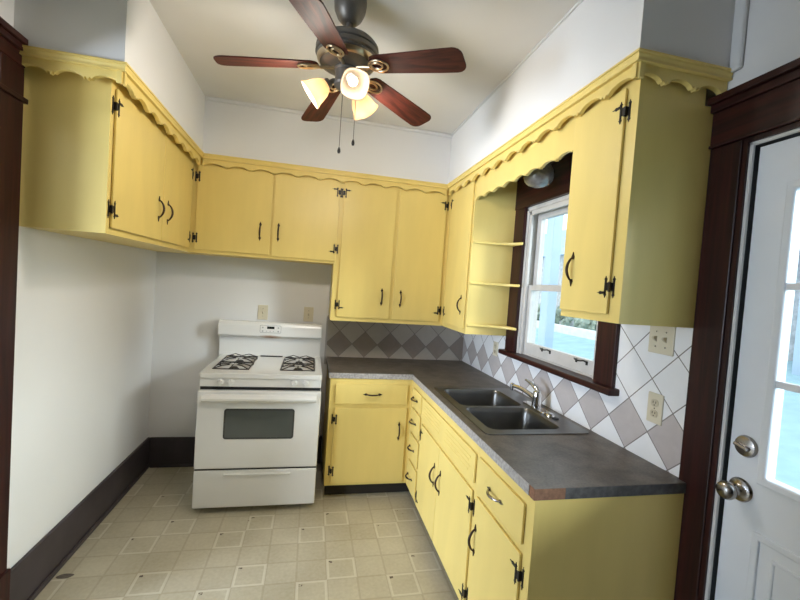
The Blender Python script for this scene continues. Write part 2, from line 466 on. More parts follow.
# wall behind the camera with a window, and the side room beyond the doorway
bm = B(); box(bm, SX-T, W+T, YF-T, YF, 0, H)
tag(obj('wall_front', bm, wood('unseen_wall_brown', (.06, .03, .018, 1), (.14, .075, .04, 1), 2, .5, .1, .5)), kind='structure')  # unseen wall, made dark brown to cut bounced light
SY0, SY1, SZ0, SZ1 = -4.3, -2.6, .5, 2.2
bm = B()
box(bm, SX-T, SX, YF, SY0, 0, H); box(bm, SX-T, SX, SY1, T, 0, H); box(bm, SX-T, SX, SY0, SY1, 0, SZ0); box(bm, SX-T, SX, SY0, SY1, SZ1, H)
tag(obj('wall_side_room', bm, WALL), kind='structure')

# soffits above the cabinets
SL, SB, SR, SY, SYL = .384, .370, .378, -2.284, -1.566
bm = B()
box(bm, 0, SL, SYL, 0, ZTOP, H); box(bm, SL, W-SR, -SB, 0, ZTOP, H); box(bm, W-SR, W, SY, 0, ZTOP, H)
tag(obj('wall_soffit', bm, WALL), kind='structure')
# slim white cove strip along the ceiling over the back soffit, and the corner strip beside the right soffit end
bm = B(); box(bm, SL, W-SR, -SB-.020, -SB, H-.024, H)
tag(obj('trim_1', bm, WHITE, bev=.006), kind='structure')
bm = B(); box(bm, W-.02, W, SY-.04, SY, ZTOP-.01, H)
tag(obj('trim_2', bm, WHITE, bev=.008), kind='structure')
bm = B(); box(bm, W-SR-.012, W-SR, SY-.003, -SB, H-.012, H); 
tag(obj('trim_3', bm, WHITE, bev=.004), kind='structure')

# tiled backsplashes
tag(obj('wall_tile_back', box(B(), 1.325, W, -.008, 0, .85, 1.262), TILEB, origin=(0, 0, 0)), kind='structure')
bm = prism(B(), [(.008, .85), (2.243, .85), (2.243, 1.475), (1.886, 1.475), (1.886, 1.126), (.837, 1.126), (.837, 1.262), (.008, 1.262)], 0, .008, F_WR)
tag(obj('wall_tile_right', bm, TILER, origin=(0, 0, 0)), kind='structure')
# narrow corner board at the edge of the tiled back wall
tag(obj('trim_4', box(B(), 1.318, 1.332, -.012, 0, .85, 1.252), simple('grey_edge_strip', (.42, .40, .39, 1), .6)), kind='structure')

# baseboards
def baseboard(name, pts_box):
    bm = B()
    for b in pts_box: box(bm, *b)
    tag(obj(name, bm, BASEB, bev=.006), kind='structure')
BH = .235
baseboard('baseboard_left', [(0, .018, -1.535, 0, 0, BH), (.018, .030, -1.535, -.03, 0, .03)])
baseboard('baseboard_back', [(.018, 1.34, -.018, 0, 0, BH), (.03, 1.34, -.030, -.018, 0, .03)])

# doorway casing on the left wall (dark wood)
d2 = thing('door_2', None, None, (0, DY1, 0), kind='structure')
bm = B(); box(bm, 0, .024, DY1, -1.535, .26, DZ); box(bm, 0, .034, DY1-.004, -1.529, 0, .27)
obj('door_casing', bm, TRIMW, d2, bev=.004)
bm = B(); box(bm, 0, .024, DY0-.13, DY0, 0, DZ)
obj('door_casing', bm, TRIMW, d2, bev=.004)
bm = B(); box(bm, 0, .026, DY0-.13, -1.535, DZ, 2.375); box(bm, 0, .034, DY0-.14, -1.525, 2.165, 2.185); box(bm, 0, .05, DY0-.16, -1.505, 2.375, 2.40); box(bm, 0, .038, DY0-.145, -1.52, 2.352, 2.376)
obj('head_casing', bm, TRIMH, d2, bev=.003)
bm = B(); box(bm, -T-.01, .004, DY1-.02, DY1+.001, 0, DZ); box(bm, -T-.01, .004, DY0-.001, DY0+.02, 0, DZ); box(bm, -T-.01, .004, DY0, DY1, DZ-.02, DZ+.001)
obj('door_jamb', bm, TRIMW, d2)

# window in the right wall
w1 = thing('window_1', None, None, (W, (WY0+WY1)/2, WZ0), kind='structure')
for y0, y1 in ((-1.885, WY0), (WY1, -.838)):
    obj('casing', box(B(), W-.026, W, y0, y1, WZ0, 2.13), TRIMW, w1, bev=.004)
bm = B(); box(bm, W-.030, W, -1.895, -.828, 2.128, 2.335); box(bm, W-.05, W, -1.91, -.82, 2.335, 2.362)
obj('head_casing', bm, TRIMH, w1, bev=.004)
bm = B(); box(bm, W-.062, W+.03, -1.915, -.812, WZ0-.030, WZ0+.002)
obj('window_sill', bm, TRIMH, w1, bev=.008, seg=3)
bm = B(); XO = W+T
box(bm, W-.004, XO, WY1-.020, WY1+.001, WZ0, WZ1); box(bm, W-.004, XO, WY0-.001, WY0+.020, WZ0, WZ1)
box(bm, W-.004, XO, WY0, WY1, WZ1-.022, WZ1+.001); box(bm, W+.02, XO+.04, WY0, WY1, WZ0-.02, WZ0+.012)
for a, b in ((WY1-.045, WY1-.02), (WY0+.02, WY0+.045)): box(bm, W+.004, W+.022, a, b, WZ0, WZ1)
box(bm, W+.004, W+.022, WY0, WY1, WZ1-.05, WZ1-.02)
obj('window_frame', bm, SASHW, w1, bev=.003)
def sash(xc, z0, z1, sw, bot, top, t=.034):
    a, b = WY0+.022, WY1-.022
    bm = B()
    box(bm, xc-t/2, xc+t/2, a, a+sw, z0, z1); box(bm, xc-t/2, xc+t/2, b-sw, b, z0, z1)
    box(bm, xc-t/2, xc+t/2, a+sw, b-sw, z0, z0+bot); box(bm, xc-t/2, xc+t/2, a+sw, b-sw, z1-top, z1)
    s = obj('sash', bm, SASHW, w1, bev=.003)
    obj('glass_pane', box(B(), xc-.002, xc+.002, a+sw, b-sw, z0+bot, z1-top), GLASS, s)
    return s
lo = sash(W+.042, WZ0+.012, 1.615, .050, .072, .034)
up_ = sash(W+.080, 1.588, WZ1-.024, .046, .034, .050)
bm = B(); box(bm, W+.064, W+.10, WY1-.034, WY1-.0215, 1.62, WZ1-.03)
obj('sash_track', bm, BLACK, w1)
for yc in (-1.27, -1.60):
    bm = B(); z = WZ0+.068
    tube(bm, [(W+.026, yc-.042, z), (W+.006, yc-.038, z+.010), (W-.002, yc-.02, z+.006), (W-.004, yc, z+.004), (W-.002, yc+.02, z+.006), (W+.006, yc+.038, z+.010), (W+.026, yc+.042, z)], .0038, 8)
    for s in (-1, 1): box(bm, W+.020, W+.027, yc+s*.042-.006, yc+s*.042+.006, z-.012, z+.008)
    obj('sash_lift', bm, IRON, lo, smooth=50)

# exterior door with a nine pane light
d1 = thing('door_1', None, None, (W, EY1, 0), kind='structure')
bm = B(); box(bm, W-.018, W, EY1+.014, -2.246, .0, 2.112)
obj('door_casing', bm, TRIMW, d1, bev=.004)
bm = B(); box(bm, W-.018, W, EY0-.125, EY0-.012, 0, 2.112)
obj('door_casing', bm, TRIMW, d1, bev=.004)
bm = B(); box(bm, W-.020, W, EY0-.13, -2.245, 2.112, 2.258); box(bm, W-.048, W, EY0-.15, -2.2445, 2.262, 2.286); box(bm, W-.032, W, EY0-.14, -2.2445, 2.236, 2.263); box(bm, W-.026, W, EY0-.13, -2.2445, 2.112, 2.124)
obj('head_casing', bm, TRIMH, d1, bev=.003)
bm = B(); box(bm, W-.012, W+.016, EY1-.001, EY1+.016, 0, EZ+.014); box(bm, W-.012, W+.016, EY0-.016, EY0+.001, 0, EZ+.014); box(bm, W-.012, W+.016, EY0, EY1, EZ-.001, EZ+.016)
obj('door_jamb', bm, TRIMW, d1)
bm = B(); box(bm, W+.007, W+T, EY1-.0115, EY1, 0, EZ); box(bm, W+.007, W+T, EY0, EY0+.0115, 0, EZ); box(bm, W+.007, W+T, EY0, EY1, EZ-.0115, EZ)
obj('door_gap_shade', bm, BLACK, d1)  # black lining painted in as the shade of the gap around the door
bm = B(); box(bm, W-.004, W+.0069, EY1-.012, EY1, 0, EZ); box(bm, W-.004, W+.0069, EY0, EY0+.012, 0, EZ); box(bm, W-.004, W+.0069, EY0, EY1, EZ-.012, EZ)
obj('weather_strip', bm, WHITE, d1, bev=.003)
sl0, sl1, sz0, sz1 = EY0+.018, EY1-.018, .012, EZ-.018
LY0, LY1, LZ0, LZ1 = sl0+.115, sl1-.115, 1.035, 1.925
XA, XB = W+.018, W+.053
bm = B()
box(bm, XA, XB, sl0, LY0, sz0, sz1); box(bm, XA, XB, LY1, sl1, sz0, sz1); box(bm, XA, XB, LY0, LY1, sz0, LZ0); box(bm, XA, XB, LY0, LY1, LZ1, sz1)
slab = obj('door_slab', bm, DOORW, d1)
bm = B()
m0 = frame_matrix((XA, 0, 0), (0, -1, 0), Z, (-1, 0, 0))
def ring(bm, u0, u1, v0, v1, w, n0, n1, M):
    plate(bm, [(u0, v0), (u1, v0), (u1, v1), (u0, v1)], [[(u0+w, v0+w), (u1-w, v0+w), (u1-w, v1-w), (u0+w, v1-w)]], n0, n1, M)
ring(bm, -LY1-.022, -LY0+.022, LZ0-.022, LZ1+.022, .026, -.01, .012, m0)
obj('light_frame', bm, DOORW, slab, bev=.006, seg=2)
bm = B()
for k in (1, 2):
    z = LZ0+(LZ1-LZ0)*k/3; box(bm, XA-.006, XA+.012, LY0, LY1, z-.011, z+.011)
    y = LY0+(LY1-LY0)*k/3; box(bm, XA-.005, XA+.011, y-.011, y+.011, LZ0, LZ1)
obj('muntin', bm, DOORW, slab, bev=.003)
obj('glass_pane', box(B(), XA+.014, XA+.018, LY0, LY1, LZ0, LZ1), GLASS, slab)
for a, b in ((LY0-.02, (LY0+LY1)/2-.055), ((LY0+LY1)/2+.055, LY1+.02)):
    bm = B(); ring(bm, -b, -a, .20, .865, .022, -.004, .007, m0); ring(bm, -b+.055, -a-.055, .255, .81, .012, -.004, .004, m0)
    obj('raised_panel', bm, DOORW, slab, bev=.004)
def lathe_x(prof, y, z, seg=24):
    M = frame_matrix((XA, y, z), (0, -1, 0), Z, (-1, 0, 0))
    return lathe(B(), prof, seg, M)
kn = obj('door_knob', lathe_x([(0, -.002), (.036, -.002), (.038, .004), (.034, .010), (.018, .014), (.012, .022), (.012, .034), (.020, .040), (.028, .050), (.0295, .060), (.026, .070), (.016, .077), (0, .079)], sl1-.047, .970), NICKEL, slab, smooth=40)
db = obj('deadbolt', lathe_x([(0, -.002), (.033, -.002), (.035, .004), (.031, .012), (.020, .016), (0, .017)], sl1-.052, 1.114), NICKEL, slab, smooth=40)
M = frame_matrix((XA, sl1-.052, 1.114), (0, -1, 0), Z, (-1, 0, 0)) @ Matrix.Rotation(R(-12), 4, 'Z')
obj('thumb_turn', box(B(), -.022, .022, -.006, .006, .012, .032, mat=M), NICKEL, db, bev=.004)

# window_2 / window_3: plain windows of the rooms out of view
for nm, (x0, x1, y0, y1, z0, z1) in (('window_2', (SX-.08, SX-.04, SY0, SY1, SZ0, SZ1)),):
    wo = thing(nm, None, None, ((x0+x1)/2, (y0+y1)/2, z0), kind='structure')
    bm = B(); s = .05; zm = (z0+z1)/2
    if True:
        box(bm, x0, x1, y0, y0+s, z0, z1); box(bm, x0, x1, y1-s, y1, z0, z1)
    for za in (z0, zm-s/2, z1-s): box(bm, x0, x1, y0, y1, za, za+s)
    obj('window_frame', bm, WHITE, wo)

# ------------------------------------------------------------------ upper cabinets
VT = 2.30
UPH = (2.225, 1.79)
c = thing('wall_cabinet', 'yellow two-door wall cabinet along the left wall, plain side panel facing the doorway', 'cabinet', (.16, -.75, 1.684))
carcass(c, .001, UL-.018, -1.505, -.002, 1.684, ZTOP)
dd = [(-1.477, -.899, 1.712, VT), (-.893, -.352, 1.712, VT)]
face_frame(c, F_LEFT, (-1.505, -UD+.001, 1.684, ZTOP), opn(*dd))
door(c, F_LEFT, *dd[0], 1, (2.225, 1.79), -.955, 1.882)
door(c, F_LEFT, *dd[1], -1, (2.225, 1.79), -.815, 1.884)

c = thing('wall_cabinet', 'short yellow two-door wall cabinet on the back wall above the stove', 'cabinet', (.82, -.16, 1.684))
carcass(c, UL+.001, 1.331, -UD+.018, -.002, 1.684, ZTOP)
dd = [(.352, .858, 1.708, VT), (.874, 1.340, 1.702, VT)]
face_frame(c, F_BACK, (UL+.001, 1.3455, 1.684, ZTOP), opn(*dd))
door(c, F_BACK, *dd[0], 1, (2.218, 1.79), .789, 1.875, arms=(0, 0))
door(c, F_BACK, *dd[1], -1, (2.220, 1.795), .916, 1.880)

c = thing('wall_cabinet', 'tall yellow two-door wall cabinet on the back wall right of the stove', 'cabinet', (1.78, -.16, 1.252))
carcass(c, 1.332, W-UD-.001, -UD+.018, -.010, 1.252, ZTOP)
dd = [(1.376, 1.782, 1.284, VT), (1.808, 2.192, 1.284, VT)]
bm = B(); box(bm, 1.3465, W-UD, -UD, -UD+.018, 1.2525, 1.684)
face_frame(c, F_BACK, (1.346, W-UD, 1.252, ZTOP), opn(*dd)); bm.free()
obj('side_stile', box(B(), 1.331, 1.3462, -UD, -UD+.018, 1.252, 1.6838), YEL, c)
door(c, F_BACK, *dd[0], 1, (2.220, 1.375), 1.714, 1.455)
door(c, F_BACK, *dd[1], -1, (2.212, 1.375), 1.864, 1.450)

YE = .838
c = thing('wall_cabinet', 'narrow yellow corner wall cabinet with rounded open end shelves left of the window', 'cabinet', (2.40, -.42, 1.252))
carcass(c, W-UD+.018, W-.009, -YE+.0, -.010, 1.252, ZTOP)
dd = [(.372, .818, 1.284, VT)]
face_frame(c, F_RIGHT, (UD+.001, YE, 1.252, ZTOP), opn(*dd))
door(c, F_RIGHT, *dd[0], 1, (2.222, 1.375), .744, 1.447)
for z in (1.876, 1.597, 1.306):
    x0, x1, y0 = W-UD+.004, W-.030, -YE
    pts = [(x0, y0), (x0, y0-.012)]
    for i in range(1, 13):
        t = i/12; a = t*PI/2
        pts.append((x0+(x1-.012-x0)*math.sin(a), y0-.012-.150*(1-math.cos(a))))
    pts += [(x1, y0-.155), (x1, y0)]
    obj('end_shelf', prism(B(), pts, z, z+.019), YEL, c, bev=.006)

c = thing('wall_cabinet', 'yellow one-door wall cabinet nearest the camera, right of the sink window', 'cabinet', (2.40, -2.07, 1.471))
carcass(c, W-UD+.018, W-.009, -2.243, -1.906, 1.471, 2.262)
box_top = obj('carcass', box(B(), W-UD+.018, W-.055, -2.243, -1.906, 2.262, ZTOP), YEL, c)
dd = [(1.911, 2.192, 1.500, VT)]
face_frame(c, F_RIGHT, (1.905, 2.243, 1.471, ZTOP), opn(*dd))
door(c, F_RIGHT, *dd[0], -1, (2.217, 1.598), 1.977, 1.667)

# scalloped outline used on the trim
def scallop(L, n, zc, za, top, notch=True):
    """closed outline (u, v): straight top, scalloped bottom"""
    p = L/n; pts = [(0, top)]
    low = []
    for k in range(n):
        u0 = k*p
        for i in range(11):
            t = i/10
            low.append((u0+p*.06+t*p*.80, zc+(za-zc)*math.sin(PI*t)**.6))
        if notch:
            low += [(u0+p*.885, zc+.008), (u0+p*.910, zc+.008), (u0+p*.945, zc-.003), (u0+p*.975, zc-.003), (u0+p*1.01, zc+.008), (u0+p*1.035, zc+.008)]
    low = [(0, zc)]+[q for q in low if .0005 < q[0] < L-.0005]+[(L, zc)]
    return pts+low+[(L, top)]
bm = B(); Ls = 1.905-YE-.004
M0 = F_RIGHT @ Matrix.Translation((YE+.002, 0, 0))
prism(bm, scallop(Ls, 8, 2.170, 2.184, ZTOP), -.018, -.0005, M0)
sv = obj('window_valance', bm, YEL, bev=.002)
tag(sv, 'wide yellow scalloped board bridging the cabinets over the sink window', 'valance')

def crown_run(o, u, L, n, lab, mit0=0, mit1=0):
    """crown strip and scalloped board against a soffit face; o start point on the soffit face, u direction"""
    u = Vector(u); nrm = u.cross(Vector(Z))
    M0 = frame_matrix((o[0], o[1], 0), u, Z, nrm)
    t = thing('scalloped_trim', lab, 'trim', (o[0], o[1], 2.285), group=None)
    bm = B()
    prof = [(-.055, ZTOP), (.013, ZTOP), (.013, 2.365), (.008, 2.364), (.0075, 2.358), (.004, 2.351), (.0035, 2.347), (.007, 2.345), (.007, 2.339), (-.055, 2.339)]
    a, b = [], []
    for nn, zz in prof:
        s = nn
        a.append(bm.verts.new(M0 @ Vector((-mit0*s, zz, nn)))); b.append(bm.verts.new(M0 @ Vector((L+mit1*s, zz, nn))))
    k = len(prof)
    bm.faces.new(a); bm.faces.new(b[::-1])
    for i in range(k): bm.faces.new((a[i], a[(i+1) % k], b[(i+1) % k], b[i]))
    obj('crown_moulding', bm, YEL, t)
    obj('valance_board', prism(B(), scallop(L, n, 2.291, 2.313, 2.341), -.028, -.008, M0), YEL, t, bev=.002)
    return t
# u x z must point into the room
G = 'yellow scalloped trim under the soffit'
crown_run((0, SYL), (1, 0, 0), SL, 3, 'short yellow scalloped trim on the end of the left soffit', 0, 1)
crown_run((SL, SYL), (0, 1, 0), -SYL-SB, 8, 'long yellow scalloped trim under the left soffit', 1, -1)
crown_run((SL, -SB), (1, 0, 0), W-SR-SL, 11, 'yellow scalloped trim along the back wall soffit', -1, -1)
crown_run((W-SR, -SB), (0, -1, 0), -SY-SB, 12, 'long yellow scalloped trim under the right soffit over the window', -1, 1)
crown_run((W-SR, SY), (1, 0, 0), SR-.004, 3, 'short yellow scalloped trim on the near end of the right soffit', 1, 0)

# globe light hidden behind the window valance
g = thing('globe_light', 'small round ribbed glass ceiling light behind the valance over the sink window', 'light', (2.40, -1.335, ZTOP))
obj('fitter', lathe(B(), [(0, 0), (.062, 0), (.062, -.03), (.052, -.035), (0, -.035)], 24, Matrix.Translation((2.40, -1.335, ZTOP))), PEWTER, g, smooth=40)
obj('glass_globe', lathe(B(), [(.045, -.03), (.052, -.06), (.066, -.085), (.082, -.115), (.086, -.145), (.078, -.175), (.055, -.198), (.022, -.209), (0, -.210)], 28, Matrix.Translation((2.40, -1.335, ZTOP))), GLOBE, g, smooth=180)

# ------------------------------------------------------------------ base cabinets
TZ, CU = .106, .876
c = thing('base_cabinet', 'yellow base cabinet with one drawer over one door beside the stove', 'cabinet', (1.64, -.3, 0))
carcass(c, 1.348, W-BD-.0005, -BD+.018, -.010, TZ, CU)
d_ = [(1.388, 1.907, .695, .836), (1.388, 1.910, .124, .666)]
face_frame(c, F_BBACK, (1.348, W-BD, TZ, CU), opn(*d_))
drawer(c, F_BBACK, *d_[0], hu=1.650, hv=.765)
door(c, F_BBACK, *d_[1], 1, (.585, .215), 1.858, .498, arms=(0, 0))
obj('toe_kick', box(B(), 1.36, W-BD+.07, -BD+.075, -BD+.09, 0, TZ), TOEDARK, c)

c = thing('base_cabinet', 'narrow bank of four yellow drawers in the inside corner', 'cabinet', (2.25, -.77, 0))
carcass(c, W-BD+.018, W-.009, -.915, -.011, TZ, CU)
d_ = [(.672, .898, .708, .832), (.672, .898, .530, .690), (.672, .898, .336, .512), (.672, .898, .128, .318)]
face_frame(c, F_BRIGHT, (BD+.001, .9155, TZ, CU), opn(*d_))
for q in d_: drawer(c, F_BRIGHT, *q, hu=.758)
obj('toe_kick', box(B(), W-BD+.075, W-BD+.09, -.9155, -.54, 0, TZ), TOEDARK, c)

c = thing('base_cabinet', 'yellow two-door sink cabinet with slotted false front under the sink', 'cabinet', (2.25, -1.37, 0))
obj('carcass', plate(B(), [(W-BD+.018, -1.8255), (W-.009, -1.8255), (W-.009, -.916), (W-BD+.018, -.916)], [[(W-BD+.04, -1.80), (W-.05, -1.80), (W-.05, -.935), (W-BD+.04, -.935)]], TZ, CU), YEL, c)
d_ = [(.940, 1.328, .124, .662), (1.334, 1.803, .124, .662)]
fp = (.928, 1.812, .700, .832)
face_frame(c, F_BRIGHT, (.916, 1.826, TZ, CU), opn(*d_)+opn(fp))
obj('floor_panel', box(B(), W-BD+.02, W-.02, -1.82, -.92, TZ, TZ+.018), YEL, c)
door(c, F_BRIGHT, *d_[0], 1, (.595, .185), 1.275, .482)
door(c, F_BRIGHT, *d_[1], -1, (.592, .190), 1.383, .487)
pn = panel('false_front', c, F_BRIGHT, *fp)
for a, b in ((.975, 1.30), (1.40, 1.745)):
    for k in range(4):
        bm = B(); v = .733+k*.0215
        box(bm, a+.02*(k % 2), b+.02*(k % 2), v-.004, v+.004, .0115, .0150, mat=F_BRIGHT)
        obj('slat', bm, YEL, pn, bev=.0015)
obj('toe_kick', box(B(), W-BD+.075, W-BD+.09, -1.826, -.917, 0, TZ), TOEDARK, c)

c = thing('base_cabinet', 'yellow base cabinet nearest the camera, drawer over door, plain end panel', 'cabinet', (2.25, -2.05, 0))
carcass(c, W-BD+.018, W-.020, -2.277, -1.827, TZ, CU)
d_ = [(1.845, 2.230, .694, .836), (1.845, 2.230, .124, .662)]
face_frame(c, F_BRIGHT, (1.827, 2.277, TZ, CU), opn(*d_))
drawer(c, F_BRIGHT, *d_[0], hu=2.023, hv=.758, mat=NICKEL)
door(c, F_BRIGHT, *d_[1], -1, (.585, .190), 1.873, .482)
obj('toe_kick', box(B(), W-BD+.075, W-.020, -2.277, -1.827, 0, TZ-.0005), TOEDARK, c)

# ------------------------------------------------------------------ worktop, sink, faucet
CD = .622
XF = W-CD
ct = thing('countertop', 'dark slate laminate L-shaped countertop with speckled front edge painted pale as if lit', 'countertop', (2.2, -.9, CU))
HX0, HX1, HY0, HY1 = 2.000, 2.495, -1.785, -1.005     # cut-out for the sink
bm = B()
outer = [(1.335, -.0085), (1.335, -CD+.002), (XF+.002, -CD+.002), (XF+.002, -2.2785), (W-.0185, -2.2785), (W-.0185, -2.243), (W-.0085, -2.243), (W-.0085, -.0085)]
plate(bm, outer, [[(HX0, HY0), (HX1, HY0), (HX1, HY1), (HX0, HY1)]], CU, .914)
top = obj('worktop', bm, COUNTER, ct)
bm = B()
box(bm, 1.335, XF+.0021, -CD, -CD+.002, CU, .9132); box(bm, XF, XF+.002, -2.245, -CD, CU, .9132)
obj('front_edge', bm, EDGE, ct)
bm = B(); prism(bm, [(-.9132, 2.2790), (-CU, 2.2790), (-CU, 2.2562), (-.888, 2.2455), (-.900, 2.2500), (-.9132, 2.2450)], 0, .002, frame_matrix((XF, 0, 0), (0, 0, -1), (0, -1, 0), (1, 0, 0)))
box(bm, XF, XF+.115, -2.2805, -2.2785, CU, .9132)
obj('chipped_corner', bm, CHIP, ct)['label'] = 'bare brown chipped corner'
obj('end_edge', box(B(), XF+.115, W-.0185, -2.2805, -2.2785, CU, .9132), EDGEDARK, ct)

sk = thing('kitchen_sink', 'stainless steel double-bowl sink set into the countertop below the window', 'sink', (2.24, -1.39, .914))
bowls = [(2.022, 2.398, -1.383, -1.040), (2.022, 2.398, -1.748, -1.412)]
bm = B()
plate(bm, rrect(1.978, 2.512, -1.806, -.984, .03), [rrect(a, b, c_, d, .045) for a, b, c_, d in bowls], .9145, .9185)
obj('sink_rim', bm, STEEL, sk, bev=.002)
for a, b, c_, d in bowls:
    bm = B(); loops = []
    for ins, z in ((0, .9183), (.004, .911), (.010, .89), (.016, .77), (.028, .748), (.05, .742), (.14, .738)):
        loops.append([bm.verts.new((x, y, z)) for x, y in rrect(a+ins, b-ins, c_+ins, d-ins, max(.045-ins*.1, .02))])
    for p, q in zip(loops, loops[1:]):
        n = len(p)
        for i in range(n): bm.faces.new((p[i], p[(i+1) % n], q[(i+1) % n], q[i]))
    bm.faces.new(loops[-1])
    bw = obj('bowl', bm, STEEL, sk, smooth=60)
    obj('drain', lathe(B(), [(0, .002), (.02, .002), (.028, .006), (.042, .006), (.044, .001), (0, .001)], 24, Matrix.Translation(((a+b)/2, (c_+d)/2, .7375))), NICKEL, bw, smooth=40)
obj('hole_cover', lathe(B(), [(0, 0), (.017, 0), (.016, .005), (0, .007)], 20, Matrix.Translation((2.452, -1.605, .9185))), BLACK, sk, smooth=40)

fx, fy = 2.452, -1.418
fc = thing('kitchen_faucet', 'chrome single-lever faucet on the back ledge of the sink', 'faucet', (fx, fy, .9185))
bm = B(); prism(bm, rrect(fx-.027, fx+.027, fy-.115, fy+.115, .026, 6), .9187, .926)
obj('base_plate', bm, CHROME, fc, bev=.003)
obj('body', lathe(B(), [(0, .005), (.027, .005), (.026, .03), (.023, .06), (.024, .078), (.020, .092), (.008, .100), (0, .101)], 24, Matrix.Translation((fx, fy, .9185))), CHROME, fc, smooth=40)
bm = B()
dv = Vector((-.30, .95, 0)).normalized()
pts = []; rad = []
for i in range(11):
    t = i/10
    pts.append(Vector((fx, fy, .9185+.048)) + dv*(.185*t) + Vector((0, 0, .034*math.sin(t*PI*.60))))
    rad.append(.0155-.005*t)
sp = obj('spout', tube(bm, pts, rad, 12), CHROME, fc, smooth=50)
obj('aerator', lathe(B(), [(0, -.026), (.013, -.026), (.013, .012), (.006, .016), (0, .016)], 16, Matrix.Translation(pts[-1]+dv*.004)), CHROME, sp, smooth=40)
bm = B()
pts = [Vector((fx+.006, fy-.006, 1.010)), Vector((fx, fy+.012, 1.026)), Vector((fx-.012, fy+.05, 1.046)), Vector((fx-.024, fy+.09, 1.058))]
obj('lever', tube(bm, pts, [.012, .012, .009, .007], 10, flat=1.3), CHROME, fc, smooth=50)
cap = obj('sink_cap', lathe(B(), [(0, 0), (.024, 0), (.022, .008), (.014, .014), (0, .015)], 20, Matrix.Translation((2.452, -1.555, .9187))), CHROME, smooth=40)
tag(cap, 'small round chrome cap on the sink ledge just right of the faucet', 'cap')

# ------------------------------------------------------------------ gas stove
X0, X1 = .520, 1.284
st = thing('gas_stove', 'white four-burner gas stove with oven window against the back wall', 'stove', ((X0+X1)/2, -.37, 0))
YS = -.690
obj('body', box(B(), X0+.004, X1-.004, YS, -.035, .03, .885), ENAMEL, st, bev=.004)
for x in (X0+.04, X1-.04):
    for y in (-.62, -.09): obj('foot', lathe(B(), [(0, 0), (.016, 0), (.016, .03), (0, .03)], 12, Matrix.Translation((x, y, 0))), BLACK, st)
# cooktop: raised rim with a rounded front
bm = B()
plate(bm, rrect(X0, X1, -.722, -.04, .014, 3), [rrect(X0+.045, X0+.285, -.600, -.135, .02, 3), rrect(X1-.285, X1-.045, -.600, -.135, .02, 3)], .886, .916)
obj('cooktop', bm, ENAMEL, st, bev=.007, seg=3)
for x0, x1 in ((X0+.04, X0+.29), (X1-.29, X1-.04)):
    obj('burner_well', box(B(), x0, x1, -.605, -.13, .884, .892), simple('well_enamel', (.62, .58, .52, 1), .3), st)
obj('control_panel', box(B(), X0+.003, X1-.003, -.712, YS+.002, .828, .886), ENAMEL, st, bev=.003)
for x in (.648, .712, 1.104, 1.180):
    M0 = frame_matrix((x, -.712, .860), (1, 0, 0), Z, (0, -1, 0))
    bm = lathe(B(), [(0, 0), (.021, 0), (.021, .004), (.017, .007), (.016, .020), (.013, .023), (0, .023)], 20, M0)
    box(bm, -.0045, .0045, -.020, .020, .018, .028, mat=M0)
    obj('knob', bm, ENAMEL2, st, smooth=40)
obj('vent_gap', box(B(), X0+.006, X1-.006, -.700, YS+.004, .806, .829), BLACK, st)
# oven door
od = obj('oven_door', box(B(), X0, X1, -.738, -.692, .302, .806), ENAMEL, st, bev=.008, seg=3)
bm = B()
pts = [(.742, .0), (.744, .024), (.752, .034), (.766, .036), (.782, .020), (.788, 0)]
prism(bm, [(z, n) for z, n in pts], X0+.03, X1-.03, frame_matrix((0, -.737, 0), Z, (0, -1, 0), (1, 0, 0)))
obj('door_handle', bm, ENAMEL, od, bev=.002)
bm = B(); prism(bm, rrect(.688, 1.116, .500, .690, .015, 4), 0, .0015, frame_matrix((0, -.7378, 0), (1, 0, 0), Z, (0, -1, 0)))
ow = obj('oven_window', bm, OVENGLASS, od)
bm = B(); plate(bm, rrect(.684, 1.120, .496, .694, .018, 4), [rrect(.694, 1.110, .506, .684, .012, 4)], 0, .003, frame_matrix((0, -.7378, 0), (1, 0, 0), Z, (0, -1, 0)))
obj('window_border', bm, simple('dark_window_border', (.05, .052, .05, 1), .2), ow)
obj('door_gap', box(B(), X0+.004, X1-.004, -.725, YS+.002, .288, .303), BLACK, st)
dr = obj('storage_drawer', box(B(), X0, X1, -.732, -.692, .045, .289), ENAMEL, st, bev=.006, seg=3)
bm = B(); prism(bm, [(.250, -.001), (.254, .010), (.266, .012), (.270, -.001)], .70, 1.115, frame_matrix((0, -.7315, 0), Z, (0, -1, 0), (1, 0, 0)))
obj('drawer_pull', bm, ENAMEL, dr, bev=.002)
